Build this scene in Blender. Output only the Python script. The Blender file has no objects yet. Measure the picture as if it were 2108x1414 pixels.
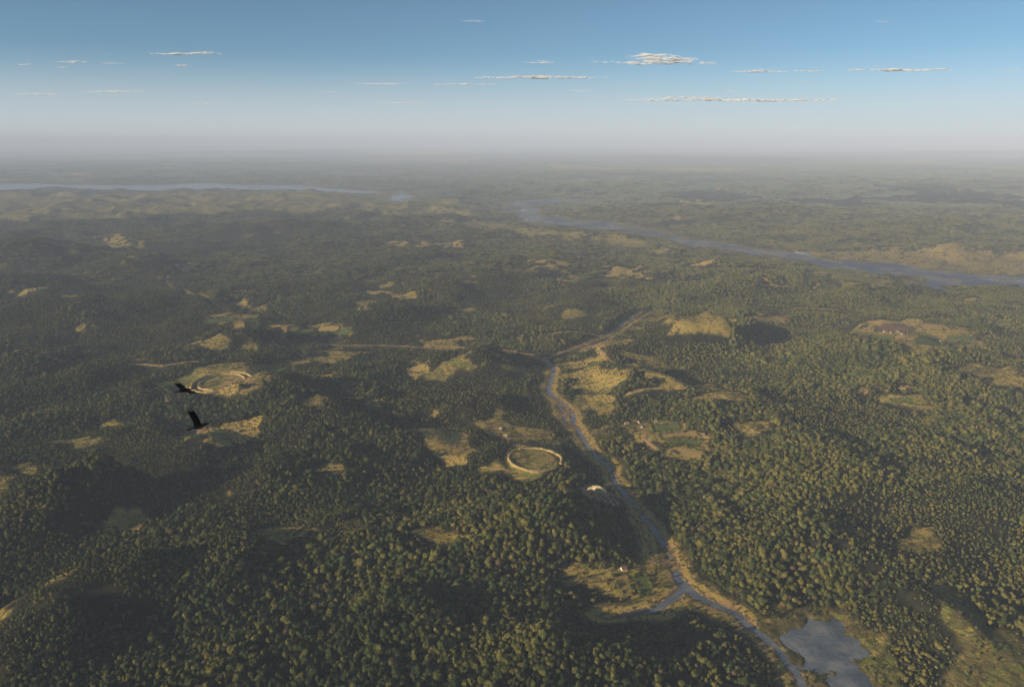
import bpy, math, random
import numpy as np
from mathutils import Vector, Matrix
R = math.radians
sc = bpy.context.scene

# ------------------------------------------------------------------ camera
H = 600.0; F = 1623.0; W0, H0 = 2108, 1414; PITCH = R(14.4)
cam_d = bpy.data.cameras.new('camera'); cam = bpy.data.objects.new('camera', cam_d)
sc.collection.objects.link(cam); sc.camera = cam
cam.location = (0, 0, H); cam.rotation_euler = (R(90) - PITCH, 0, 0)
cam_d.sensor_width = 36; cam_d.lens = 36 * F / W0
cam_d.clip_start = 1; cam_d.clip_end = 400000

# ------------------------------------------------------------------ sky, sun, exposure
SUN_EL, SUN_AZ = 14.5, -122.0                     # azimuth clockwise from +Y
world = bpy.data.worlds.new('World'); sc.world = world; world.use_nodes = True
nt = world.node_tree; nt.nodes.clear()
wo = nt.nodes.new('ShaderNodeOutputWorld'); bg = nt.nodes.new('ShaderNodeBackground')
sky = nt.nodes.new('ShaderNodeTexSky'); sky.sky_type = 'NISHITA'; sky.sun_disc = False
sky.sun_elevation = R(SUN_EL); sky.sun_rotation = R(SUN_AZ)
sky.altitude = 600; sky.air_density = 1.0; sky.dust_density = 0.7; sky.ozone_density = 2.5
tc = nt.nodes.new('ShaderNodeTexCoord'); mp = nt.nodes.new('ShaderNodeMapping')
mp.inputs['Scale'].default_value = (1, 1, 1.6); mp.inputs['Location'].default_value = (0, 0, .055)
nt.links.new(tc.outputs['Generated'], mp.inputs[0]); nt.links.new(mp.outputs[0], sky.inputs[0])
tint = nt.nodes.new('ShaderNodeMix'); tint.data_type = 'RGBA'; tint.blend_type = 'MULTIPLY'; tint.inputs[0].default_value = 1; tint.inputs[7].default_value = (1.0, 1.15, 1.09, 1)
nt.links.new(sky.outputs[0], tint.inputs[6])
sz = nt.nodes.new('ShaderNodeSeparateXYZ'); nt.links.new(tc.outputs['Generated'], sz.inputs[0])
mk = nt.nodes.new('ShaderNodeMapRange'); mk.interpolation_type = 'SMOOTHSTEP'; mk.inputs[1].default_value = math.sin(R(6)); mk.inputs[2].default_value = math.sin(R(.4)); mk.inputs[4].default_value = .78
nt.links.new(sz.outputs[2], mk.inputs[0])
milk = nt.nodes.new('ShaderNodeMix'); milk.data_type = 'RGBA'; milk.inputs[7].default_value = (5.2, 5.45, 5.7, 1)      # moist air low in the sky
nt.links.new(mk.outputs[0], milk.inputs[0]); nt.links.new(tint.outputs[2], milk.inputs[6]); nt.links.new(milk.outputs[2], bg.inputs[0]); nt.links.new(bg.outputs[0], wo.inputs[0])
bg.inputs[1].default_value = 0.081
sun_d = bpy.data.lights.new('sun', 'SUN'); sun_d.energy = 5.0; sun_d.angle = R(0.5); sun_d.color = (1.0, 0.85, 0.62)
sun = bpy.data.objects.new('sun', sun_d); sc.collection.objects.link(sun)
sdir = Vector((math.sin(R(SUN_AZ)) * math.cos(R(SUN_EL)), math.cos(R(SUN_AZ)) * math.cos(R(SUN_EL)), math.sin(R(SUN_EL))))
sun.rotation_euler = sdir.to_track_quat('Z', 'Y').to_euler(); sun.location = sdir * 3000
sc.view_settings.view_transform = 'Standard'; sc.view_settings.look = 'None'
sc.view_settings.gamma = 1.0; sc.view_settings.exposure = 0.5
sc.render.engine = 'CYCLES'
cy = sc.cycles
cy.max_bounces = 3; cy.diffuse_bounces = 1; cy.glossy_bounces = 2; cy.volume_bounces = 0
cy.transparent_max_bounces = 24; cy.use_adaptive_sampling = False; cy.adaptive_threshold = 0.01
cy.use_denoising = True; cy.denoising_prefilter = 'ACCURATE'; cy.denoising_input_passes = 'RGB_ALBEDO_NORMAL'

rng = np.random.default_rng(7); random.seed(7)

# ------------------------------------------------------------------ helpers
def tag(o, label=None, cat=None, group=None, kind=None):
    if label: o['label'] = label
    if cat: o['category'] = cat
    if group: o['group'] = group
    if kind: o['kind'] = kind
    return o
def link(o, parent=None):
    sc.collection.objects.link(o)
    if parent: o.parent = parent
    return o
def mesh_from(name, verts, faces, mats=(), smooth=False):
    me = bpy.data.meshes.new(name)
    me.from_pydata([tuple(v) for v in verts], [], [tuple(f) for f in faces])
    for m in mats: me.materials.append(m)
    if smooth: me.polygons.foreach_set('use_smooth', [True] * len(me.polygons))
    me.update(); return me
def obj(name, me, parent=None):
    return link(bpy.data.objects.new(name, me), parent)
def empty(name, loc, rz=0.0):
    o = bpy.data.objects.new(name, None); link(o); o.location = loc; o.rotation_euler = (0, 0, rz)
    o.empty_display_size = 1; return o

def hash2(ix, iy, seed):
    n = ix * np.uint32(374761393) + iy * np.uint32(668265263) + np.uint32((seed * 1442695041) & 0xffffffff)
    n = (n ^ (n >> np.uint32(13))) * np.uint32(1274126177)
    n = n ^ (n >> np.uint32(16))
    return n * np.float32(1 / 4294967295.0)
def vnoise(x, y, s, seed):
    x = x / s + 1000.37 * seed; y = y / s - 517.13 * seed
    ix = np.floor(x); iy = np.floor(y); fx = x - ix; fy = y - iy
    ix = ix.astype(np.int64).astype(np.uint32); iy = iy.astype(np.int64).astype(np.uint32)
    fx = fx * fx * fx * (fx * (fx * 6 - 15) + 10); fy = fy * fy * fy * (fy * (fy * 6 - 15) + 10)
    a = hash2(ix, iy, seed); b = hash2(ix + np.uint32(1), iy, seed); c = hash2(ix, iy + np.uint32(1), seed); d = hash2(ix + np.uint32(1), iy + np.uint32(1), seed)
    return (a * (1 - fx) + b * fx) * (1 - fy) + (c * (1 - fx) + d * fx) * fy
def fbm(x, y, s, seed, o=4):
    t = 0; a = 1; n = 0
    for k in range(o):
        t = t + a * vnoise(x + 0.31 * y * (k % 2), y - 0.31 * x * (k % 2), s, seed + k); n += a; a *= .5; s *= .5
    return t / n
def sm(a, b, x):
    t = np.clip((x - a) / (b - a), 0, 1); return t * t * (3 - 2 * t)

CP, SP = math.cos(PITCH), math.sin(PITCH)
def ray(px, py):
    u = (px - W0 / 2) / F; v = -(py - H0 / 2) / F
    return u, CP + v * SP, -SP + v * CP           # world direction
def PZ(px, py, z=0.0):                             # where the sight line meets a height
    dx, dy, dz = ray(px, py); t = (z - H) / dz
    return dx * t, dy * t
def mpp(py):                                       # metres per photo pixel on the ground there
    x, y = PZ(W0 / 2, py); return (y * CP + H * SP) / F

# ------------------------------------------------------------------ water courses (world outlines)
RIV = [(620,706,5),(700,712,5),(760,712,6),(830,712,8),(880,717,5),(950,720,5),(1040,722,5),(1085,731,6),(1118,741,7),(1136,752,9),(1141,765,10),(1132,785,13),(1129,808,14),
       (1150,824,9),(1168,840,10),(1180,858,12),(1187,880,13),(1203,905,12),(1220,930,12),(1238,950,14),(1256,966,15),(1258,980,9),(1275,1000,12),
       (1292,1022,13),(1318,1048,14),(1334,1072,16),(1344,1092,16),(1364,1118,19),(1376,1142,17),(1394,1172,20),(1404,1198,26),(1432,1222,30),
 (1462,1240,22),(1500,1258,18),(1540,1285,20),(1580,1312,24),(1612,1346,26),(1640,1382,22),(1658,1416,24),(1690,1500,30)]
TRIB = [(1412,1212,24),(1378,1234,22),(1345,1256,18),(1305,1262,9),(1240,1268,5)]
TRIB2 = [(1150,828,6),(1156,850,8),(1168,868,7),(1182,880,8)]
FARR = [(1320,640,4),(1296,655,9),(1280,668,10),(1262,684,5),(1215,705,4),(1150,728,4),(1120,741,5)]
def course(l): return [(*PZ(a, b), w * mpp(b) * (.25 if b < 1180 else .33)) for a, b, w in l]
COURSES = [course(RIV), course(TRIB), course(TRIB2), course(FARR)]
WPOLY = {
 'wide_river': [(2400,612),(2108,597),(1990,594),(1920,598),(1888,590),(1862,572),(1760,555),(1690,547),(1620,535),(1500,520),(1420,507),(1380,492),(1300,479),(1200,472),(1120,464),(1060,454),(1035,435),(1050,412),(1180,407),(1240,412),(1150,417),(1110,428),(1135,444),(1220,456),(1310,464),(1380,478),(1440,493),(1520,503),(1620,515),(1720,532),(1800,539),(1880,544),(1900,555),(1990,559),(2108,564),(2400,575)],
 'lake': [(-300,391),(33,394),(150,389),(300,393),(400,393),(600,391),(700,397),(782,401),(786,394),(700,388),(620,382),(500,381),(410,376),(330,381),(200,381),(33,378),(-300,378)],
 'oxbow': [(797,411),(808,418),(835,417),(850,408),(848,401),(826,396),(800,403)],
 'pond': [(1596,1296),(1640,1290),(1658,1274),(1690,1280),(1705,1270),(1740,1284),(1757,1310),(1767,1345),(1790,1420),(1800,1500),(1740,1500),(1700,1420),(1690,1388),(1650,1358),(1618,1322)],
}
WPOLY = {k: [PZ(*p) for p in v] for k, v in WPOLY.items()}
def seg_dist(x, y, pts):
    """signed distance to a tapering line: negative inside its half width"""
    best = np.full(x.shape, 1e9)
    for (x0, y0, w0), (x1, y1, w1) in zip(pts, pts[1:]):
        dx, dy = x1 - x0, y1 - y0; t = np.clip(((x - x0) * dx + (y - y0) * dy) / (dx * dx + dy * dy), 0, 1)
        d = np.hypot(x - x0 - t * dx, y - y0 - t * dy) - (w0 + (w1 - w0) * t)
        best = np.minimum(best, d)
    return best
def poly_sd(x, y, poly):
    ins = np.zeros(x.shape, bool); best = np.full(x.shape, 1e18)
    n = len(poly)
    for i in range(n):
        x0, y0 = poly[i]; x1, y1 = poly[(i + 1) % n]
        dx, dy = x1 - x0, y1 - y0
        t = np.clip(((x - x0) * dx + (y - y0) * dy) / (dx * dx + dy * dy + 1e-9), 0, 1)
        best = np.minimum(best, (x - x0 - t * dx) ** 2 + (y - y0 - t * dy) ** 2)
        c = ((y0 > y) != (y1 > y)) & (x < dx * (y - y0) / (dy if dy else 1e-9) + x0)
        ins ^= c
    d = np.sqrt(best); return np.where(ins, -d, d)
def water_sd(x, y):
    wx = x + 10 * (fbm(x, y, 45, 11, 2) - .5); wy = y + 10 * (fbm(x, y, 45, 17, 2) - .5)
    d = np.full(x.shape, 1e9)
    for c in COURSES: d = np.minimum(d, seg_dist(wx, wy, c))
    d = d + 4.5 * sm(.56, .68, fbm(x, y, 34, 173, 3)) * sm(2, -2, d)          # gravel bars
    d = np.minimum(d, poly_sd(wx + 34 * (fbm(x, y, 26, 183, 3) - .5), wy + 34 * (fbm(x, y, 26, 187, 3) - .5), WPOLY['pond']) + 9 * sm(.58, .68, fbm(x, y, 15, 189, 2)))
    m = y > 2800
    if m.any():
        xx, yy = x[m], y[m]; k = np.clip(yy / 4000, .5, 3)
        k = k * np.where((xx > -2000) & (xx < -1000) & (yy > 8600) & (yy < 9900), .25, 1)
        xx2 = xx + k * 110 * (fbm(xx, yy, 260, 21, 3) - .5); yy2 = yy + k * 110 * (fbm(xx, yy, 260, 25, 3) - .5)
        dd = d[m]
        for kx in ('wide_river', 'lake', 'oxbow'): dd = np.minimum(dd, poly_sd(xx2, yy2, WPOLY[kx]))
        dd2 = dd + np.where(dd < 40, 90 * sm(.42, .56, fbm(xx, yy * .6, 150, 31, 3)), 0)   # islands and bars
        d[m] = dd2
    return d

# ------------------------------------------------------------------ hills: px, py of the foot, height, radius towards the sun, radius away, radius across
HILLS = [(1440,720,80,170,95,130),(1330,735,22,180,120,120),(800,668,45,170,75,120),(490,722,24,130,55,90),(560,712,22,150,120,80),
 (300,565,55,260,120,200),(120,545,60,400,160,220),(60,600,40,260,150,200),(600,480,40,500,300,350),(200,660,35,300,200,200),
 (465,830,22,200,150,140),(640,860,26,170,45,150),(720,900,20,150,45,110),(815,960,8,160,60,90),(560,830,14,120,90,100),
 (190,1075,42,120,55,60),(280,1062,36,90,42,55),(90,1130,34,90,50,50),(60,770,30,150,80,100),(130,820,26,200,90,90),
 (960,765,34,150,100,75),(1030,770,26,110,90,70),(1080,965,22,130,75,85),(1232,1030,12,40,24,40),(1190,1125,22,120,46,66),(1230,1080,14,70,40,45),
 (1000,1130,26,150,110,80),(1000,850,18,100,70,70),(1480,1150,9,70,50,70),(1440,1070,9,50,50,70),(1620,1150,8,60,80,90),(1800,1240,8,80,60,120),(1900,1300,18,50,40,60),
 (1800,745,30,300,220,160),(1990,790,30,200,200,160),(1340,815,22,110,70,80),(1290,800,18,70,50,50),(1550,880,22,200,150,160),(1850,960,13,200,130,160),(1700,1000,24,150,90,120),
 (2050,1080,18,120,90,120),(860,640,18,150,100,120),(1500,610,30,350,300,150),(1800,620,20,300,300,100),(980,600,26,300,300,130),(1100,560,30,400,350,180),
 (700,1150,20,150,110,90),(450,1210,26,130,70,80),(250,1260,34,120,60,60),(130,1370,26,90,36,50),(560,1380,20,90,50,60),(820,1320,22,110,60,70),(1230,1370,34,130,60,60),(1470,1340,5,90,60,45),
 (400,960,18,150,90,90),(260,930,14,140,80,80),(650,1000,24,140,100,90),(1560,455,40,700,600,300),(1900,480,40,700,600,300),(700,640,20,260,200,120),
 (380,640,26,200,120,120)]
HW = [(*PZ(a, b), h, s1, s2, s3) for a, b, h, s1, s2, s3 in HILLS]
DX, DY = -sdir.x / math.hypot(sdir.x, sdir.y), -sdir.y / math.hypot(sdir.x, sdir.y)    # the way shadows fall
def base_h(x, y):
    near = sm(20000, 9000, y)
    n = np.abs(fbm(x, y, 620, 3, 4) * 2 - 1); r1 = (1 - n) ** 2
    n2 = fbm(x, y, 240, 41, 4)
    h = 4 + (15 * sm(.35, 1.0, r1) + 14 * sm(.42, .75, n2)) * near * (1 + 1.0 * sm(1900, 4200, y)) + 5 * near * fbm(x, y, 95, 47, 3) + 40 * sm(.45, .85, fbm(x, y, 3600, 61, 4)) * sm(4500, 10000, y)
    h = h + 130 * sm(.5, .8, fbm(x, y, 9000, 71, 4)) * sm(13000, 30000, y)
    for cx, cyy, hh, s1, s2, s3 in HW:
        ax = (x - cx) * DX + (y - cyy) * DY; bx = -(x - cx) * DY + (y - cyy) * DX
        m = (np.abs(ax) < 3.5 * s1) & (np.abs(bx) < 3.5 * s3)
        if not m.any(): continue
        a, b, xx, yy = ax[m], bx[m], x[m], y[m]
        w = 1 + .35 * (fbm(xx, yy, 90, 77, 3) - .5)
        g = np.exp(-((a / np.where(a < 0, s1, s2)) ** 2 + (b / s3) ** 2) * w)
        h[m] += hh * 1.1 * sm(0, .8, g)
    return h
RINGS = []
def ring_t(x, y, r):
    return np.hypot((x - r['c'][0]) / r['rx'], (y - r['c'][1]) / r['ry'])
def height(x, y, wd=None):
    x = np.atleast_1d(np.asarray(x, float)); y = np.atleast_1d(np.asarray(y, float))
    if wd is None: wd = water_sd(x, y)
    far = sm(2600, 4200, y)
    vf = sm(0, 165 + 400 * far, wd) * .97 + .03 * sm(0, 20, wd)
    h = .25 + base_h(x, y) * vf + 1.2 * sm(0, 14, wd)
    h = h + 1.2 * (fbm(x, y, 26, 91, 2) - .5) * sm(0, 25, wd)
    for r in RINGS:
        t = ring_t(x, y, r)
        h = h + (r['z'] - h) * .8 * sm(1.5, 1.0, t) - 2.6 * np.exp(-((t - r['ditch']) * r['rx'] / 4.5) ** 2)
    return np.where(wd < 0, -.25 - 1.6 * sm(0, -4 - 10 * far, wd), np.maximum(h, .12))
PC = {}
def pre(pts):                                      # where many sight lines meet the land
    pts = [p for p in set(tuple(q[:2]) for q in pts) if p not in PC]
    if not pts: return
    a = np.array(pts, float); zs = np.linspace(190, 0, 130)      # walk each sight line down to its first meeting with the land
    x, y = PZ(a[:, :1], a[:, 1:], zs[None])
    under = height(x.ravel(), y.ravel()).reshape(x.shape) >= zs[None]; under[:, -1] = True
    k = under.argmax(1); hi = zs[np.maximum(k - 1, 0)]; lo = zs[k]
    for _ in range(7):
        mid = (hi + lo) / 2; x, y = PZ(a[:, 0], a[:, 1], mid); u = height(x, y) >= mid
        lo = np.where(u, mid, lo); hi = np.where(u, hi, mid)
    x, y = PZ(a[:, 0], a[:, 1], lo)
    for p, u, v in zip(pts, x, y): PC[p] = (float(u), float(v))
def P(px, py):
    if (px, py) not in PC: pre([(px, py)])
    return PC[(px, py)]

# ------------------------------------------------------------------ open ground: outline (photo px), dry, green, bare
CLR = [
 ([(1150,770),(1200,762),(1300,776),(1290,800),(1230,806),(1165,792)],.6,.5,.1),([(1390,800),(1450,790),(1530,812),(1540,830),(1470,826)],.6,.4,.2),([(900,838),(960,832),(985,850),(930,862)],.7,.4,.2),
 ([(965,860),(1010,845),(1060,862),(1000,872)],.6,.5,.1),([(1040,760),(1110,752),(1120,770),(1060,778)],.5,.4,.1),([(1500,870),(1560,860),(1590,885),(1530,895)],.5,.4,.2),([(590,740),(640,726),(740,724),(735,738),(650,746)],.6,.4,.2),
 ([(120,905),(200,895),(230,915),(150,925)],.4,.4,.1),([(700,1070),(760,1060),(790,1080),(730,1092)],.5,.3,.2),([(850,1100),(940,1080),(980,1105),(900,1120)],.5,.4,.1),([(1420,660),(1330,640),(1290,655),(1340,668)],.5,.4,.2),
 ([(1180,560),(1120,575),(1190,590),(1230,575)],.6,.3,.1),([(560,600),(500,590),(480,606),(540,612)],.5,.4,.1),([(1960,770),(2010,750),(2108,760),(2060,775)],.5,.4,.1),([(1560,640),(1640,650),(1620,668),(1570,660)],.6,.2,.3),
 ([(345,557),(370,541),(400,538),(437,549),(430,558),(390,563)],.8,.2,.2),([(455,628),(500,622),(545,626),(500,634)],.6,.2,.2),
 ([(408,672),(424,650),(470,640),(545,645),(540,658),(512,676),(480,678)],.5,.6,0),
 ([(562,680),(566,668),(590,668),(592,690),(570,716),(598,716),(600,704)],.8,.2,.3),([(600,680),(640,672),(700,670),(742,682),(730,694),(640,694)],.5,.6,0),
 ([(752,597),(803,596),(806,607),(760,610)],.8,0,.6),([(816,602),(848,602),(850,611),(820,612)],.8,.3,.1),([(742,640),(752,628),(770,630),(760,641)],.9,0,.4),
 ([(512,762),(540,748),(635,738),(642,748),(590,762),(545,766)],.4,.8,0),([(635,775),(690,770),(702,780),(695,794),(660,792)],.9,.2,.1),
 ([(722,824),(760,819),(815,824),(812,834),(760,834)],.9,0,.4),([(400,800),(392,782),(420,760),(470,752),(530,764),(560,772),(535,800),(470,812)],.55,.5,.45),
 ([(372,806),(385,775),(430,752),(500,746),(420,810)],.5,.6,.2),([(320,800),(345,785),(400,765),(400,790),(360,800)],.3,.8,0),
 ([(375,895),(430,880),(480,870),(530,864),(548,880),(528,912),(470,922),(430,934),(380,917)],.8,.3,.3),([(175,870),(230,868),(275,872),(230,880)],.6,.4,.1),
 ([(857,700),(872,692),(905,694),(940,691),(982,697),(987,712),(950,722),(880,716)],.9,.3,.4),([(832,768),(840,742),(870,734),(892,738),(888,765),(866,780)],.8,.5,.1),
 ([(890,772),(918,738),(960,724),(1010,726),(1040,738),(1000,752),(950,762),(915,772)],.4,.4,.2),
 ([(1204,722),(1220,710),(1290,694),(1297,700),(1240,722)],.9,0,.6),([(1190,756),(1243,750),(1240,770),(1200,774)],.7,.5,.1),([(1145,742),(1200,735),(1250,742),(1240,750),(1160,756)],.6,.6,.1),
 ([(1280,735),(1340,748),(1400,768),(1412,795),(1395,806),(1370,785),(1330,772),(1290,756)],.85,.3,.3),([(1165,815),(1210,812),(1285,836),(1250,850),(1190,846)],.7,.5,.1),
 ([(1236,850),(1267,847),(1275,858),(1245,863)],.9,0,.3),([(1285,872),(1310,858),(1352,862),(1440,882),(1462,940),(1425,955),(1390,935),(1345,908),(1310,904)],.6,.5,.2),
 ([(857,878),(890,876),(915,884),(945,905),(970,925),(968,958),(905,960),(880,925)],.95,.1,.35),([(882,862),(890,846),(920,846),(925,856)],.9,.1,.3),
 ([(960,868),(1010,862),(1080,872),(1130,882),(1120,905),(1065,905),(1030,900),(985,892)],.8,.3,.3),
 ([(1020,940),(1040,918),(1080,905),(1130,908),(1165,925),(1172,952),(1150,975),(1110,985),(1050,982),(990,970),(985,958),(1015,955)],.5,.7,.4),
 ([(1190,998),(1220,990),(1250,1000),(1266,1030),(1235,1036),(1205,1018)],.4,0,1),
 ([(1380,682),(1388,662),(1405,650),(1450,647),(1490,652),(1510,668),(1500,682),(1470,686),(1430,690),(1400,684)],.75,.8,.0),
 ([(1518,582),(1580,578),(1614,588),(1600,594),(1540,590)],.8,.1,.3),([(1660,584),(1680,582),(1718,597),(1705,602)],.8,.1,.3),
 ([(1720,690),(1780,661),(1900,659),(1960,668),(2028,690),(2022,706),(1960,722),(1890,727),(1860,706),(1780,702)],.6,.5,.3),
 ([(1783,797),(1800,806),(1840,804),(1860,794),(1868,800),(1850,812),(1800,814)],.8,0,.7),([(1825,822),(1870,816),(1930,834),(1925,846),(1870,840)],.5,.7,.1),
 ([(1995,825),(2040,815),(2060,830),(2010,840)],.6,.3,.2),([(2030,775),(2110,770),(2110,800),(2060,795)],.6,.3,.1),
 ([(1165,1172),(1190,1160),(1270,1160),(1345,1168),(1350,1215),(1330,1236),(1285,1226),(1220,1205),(1180,1190)],.6,.6,.1),
 ([(1170,1200),(1220,1185),(1260,1190),(1240,1200)],.5,.1,.2),
 ([(1715,1262),(1790,1265),(1835,1300),(1830,1420),(1850,1500),(1790,1500),(1770,1345),(1755,1300)],.35,.6,0),([(1590,1240),(1640,1232),(1700,1250),(1720,1268),(1640,1268)],.55,.8,0),
 ([(1850,1110),(1885,1082),(1922,1090),(1920,1130),(1880,1148),(1850,1140)],.6,.4,0),
 ([(1905,1175),(1940,1175),(1962,1218),(1992,1230),(2045,1300),(2108,1310),(2150,1420),(1945,1425),(1955,1370),(1982,1330),(1950,1270),(1930,1220)],.25,.45,0),
 ([(167,1070),(220,1062),(304,1062),(300,1082),(240,1090),(180,1088)],.7,.2,.2),([(524,1090),(600,1082),(650,1090),(640,1108),(570,1112)],.6,.2,.1),
 ([(480,1006),(515,1004),(520,1014),(485,1015)],.6,.1,.2),([(660,950),(700,950),(705,965),(665,965)],.7,.1,.2),
 ([(780,500),(840,495),(965,500),(955,512),(860,508),(790,506)],.9,.1,.3),([(1095,537),(1180,537),(1185,546),(1100,544)],.9,.1,.3),([(1210,549),(1260,546),(1330,556),(1320,574),(1250,570)],.7,.3,.2),
 ([(1410,536),(1480,534),(1500,546),(1440,548)],.8,.2,.2),([(1400,412),(1480,409),(1484,417),(1405,419)],.9,.3,0),([(1345,446),(1400,440),(1400,452),(1350,457)],.9,.1,.2),
 ([(190,484),(250,478),(290,498),(270,512),(215,506)],.7,.4,0),([(-300,396),(33,395),(400,396),(790,402),(1000,425),(1030,450),(880,445),(700,432),(520,432),(330,440),(200,452),(90,455),(-200,455)],.25,.35,0),
 ([(1600,512),(1720,520),(1900,510),(2108,518),(2400,520),(2400,578),(2108,566),(1900,552),(1780,536),(1650,526)],.55,.25,.25),
 ([(1035,455),(1200,475),(1300,485),(1390,500),(1380,515),(1200,495),(1060,480),(900,462),(900,452)],.45,.5,.05),([(1650,545),(1780,560),(1860,580),(1880,600),(1780,592),(1650,560)],.4,.6,.05),
 ([(1120,335),(1250,345),(1330,347),(1260,352),(1130,345)],.9,.1,.2),([(1310,345),(1560,344),(1540,352),(1380,353)],.9,.1,.3),([(130,357),(165,355),(240,370),(200,366)],.8,.2,.2),([(320,345),(360,343),(355,349)],.8,.2,.2),
 ([(1450,388),(1500,386),(1495,392)],.8,.2,.1),([(1560,390),(1580,388),(1590,396),(1560,396)],.8,.2,.1),([(1840,372),(1880,370),(1870,380)],.8,.2,.1),
 ([(700,310),(900,306),(1100,312),(900,318)],.8,.1,.1),([(700,330),(1000,326),(960,334)],.8,.1,.1),([(1700,330),(1950,328),(1900,336)],.8,.1,.1),
]
# strokes: px polyline, width m, dry, green, bare
STK = [
 ([(410,560),(345,566),(345,584),(385,598),(440,622),(470,640)],9,.8,.1,.6),([(285,749),(340,752),(410,744)],14,.9,0,.8),([(33,722),(70,726),(120,740)],12,.8,0,.6),
 ([(322,798),(340,812),(342,828)],6,.9,0,.9),([(345,850),(352,872),(400,884),(430,888)],6,.9,0,.8),([(985,866),(1010,880),(1040,896),(1062,912),(1082,926)],5,.7,0,1),
 ([(885,888),(915,906),(952,922),(975,926)],5,.7,0,1),([(1122,688),(1190,683),(1262,692)],10,.9,.2,.3),([(1545,630),(1640,634),(1775,646)],12,.8,0,.4),
 ([(1335,748),(1400,790),(1480,800),(1530,822)],10,.8,.1,.5),([(1290,812),(1340,800),(1400,798)],8,.8,.1,.4),([(1318,872),(1330,885),(1325,905),(1350,925)],9,.8,0,.9),
 ([(1160,1172),(1220,1172),(1280,1170),(1345,1158)],5,.8,0,.7),([(560,772),(600,770),(660,772)],8,.6,.2,.3),([(600,722),(700,718),(760,712),(860,716),(960,720),(1060,722)],8,.6,.1,.4),
 ([(1340,640),(1250,700),(1230,722),(1260,745)],12,.8,0,.6),([(1720,690),(1770,668),(1830,660)],9,.8,0,.5),([(1860,680),(1930,690),(2020,692)],6,.8,0,.6),
 ([(740,820),(700,818),(650,830)],8,.7,.1,.2),([(1800,688),(1850,694),(1880,690)],8,.7,0,.9),
]
HOUSES = [(487,888,11,'stone'),(1284,1172,8,'white'),(1041,899,9,'stone'),(1290,873,9,'stone'),(1316,870,7,'stone'),(1323,880,7,'stone'),(1349,868,8,'stone'),(1446,896,8,'stone'),
 (1822,683,9,'red'),(1835,685,8,'red'),(1848,684,9,'red'),(1858,688,8,'red'),(1869,687,9,'red'),(1938,703,8,'red'),(1930,843,7,'stone'),(1031,884,7,'stone'),(1147,984,5,'stone')]
pre([p for c in CLR for p in c[0]] + [p for c in STK for p in c[0]] + [(1101, 944), (456, 786), (1375, 1170)] + HOUSES)
CLRW = [([P(*p) for p in poly], d, g, b) for poly, d, g, b in CLR]
STKW = [([(*P(*p), w / 2) for p in pts], d, g, b) for pts, w, d, g, b in STK]
# cultivated strips (photo px quads) and their colour: 0 stubble gold, 1 green, 2 brown plough
FLD = [([(497,648),(534,647),(530,656),(494,658)],0),([(475,664),(508,661),(504,675),(480,676)],0),([(420,660),(476,652),(490,658),(426,668)],1),([(430,650),(470,642),(488,646),(430,656)],0),
 ([(500,660),(540,657),(520,668),(506,669)],1),([(656,673),(700,671),(696,683),(652,684)],0),([(676,686),(712,676),(732,684),(700,692)],1),([(610,680),(648,675),(645,690),(612,690)],1),
 ([(545,757),(566,745),(584,747),(572,760)],1),([(584,757),(600,744),(638,740),(640,747)],0),([(1341,874),(1395,870),(1402,884),(1345,890)],1),([(1355,894),(1432,886),(1440,900),(1362,904)],0),
 ([(1372,906),(1438,904),(1440,917),(1380,917)],1),([(1378,922),(1415,920),(1452,932),(1440,950),(1400,938)],0),([(1262,1186),(1290,1182),(1306,1224),(1280,1220)],0),([(1304,1186),(1334,1184),(1346,1222),(1318,1228)],1),
 ([(1210,1163),(1275,1160),(1280,1168),(1215,1170)],1),([(1800,672),(1860,668),(1880,678),(1810,684)],2),([(1890,668),(1940,668),(1960,680),(1900,680)],0),([(1950,690),(2010,694),(2005,703),(1950,700)],1),
 ([(1940,676),(1990,680),(2000,688),(1945,686)],0),([(1880,700),(1940,702),(1940,712),(1885,712)],1),([(1790,690),(1840,692),(1840,700),(1795,698)],1),([(1960,706),(2010,706),(1990,716),(1950,716)],0),
 ([(1830,824),(1870,820),(1880,830),(1840,830)],1),([(1885,833),(1925,836),(1920,845),(1880,840)],0),([(1210,748),(1240,744),(1242,750),(1214,754)],1),([(1150,748),(1200,742),(1200,748),(1156,754)],0),
 ([(430,890),(470,886),(475,905),(440,912)],1),([(880,750),(845,752),(840,765),(866,768)],0)]
pre([p for q in FLD for p in q[0]])
KEEP = [CLRW[k][0] for k in range(len(CLR)) if CLR[k][0][0] in ((857, 878), (960, 868), (400, 800),  (1020, 940), (1380, 682), (-300, 396), (1600, 512), (1595, 1296), (1190, 998))]
FLDW = [([P(*p) for p in q], c) for q, c in FLD]
_r = [dict(c=P(456,786), rx=67, ry=84, ditch=.86), dict(c=P(1101,944), rx=49, ry=52, ditch=1.2)]
for r in _r: r['z'] = float(height(*r['c'])[0])
RINGS.extend(_r)

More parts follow.
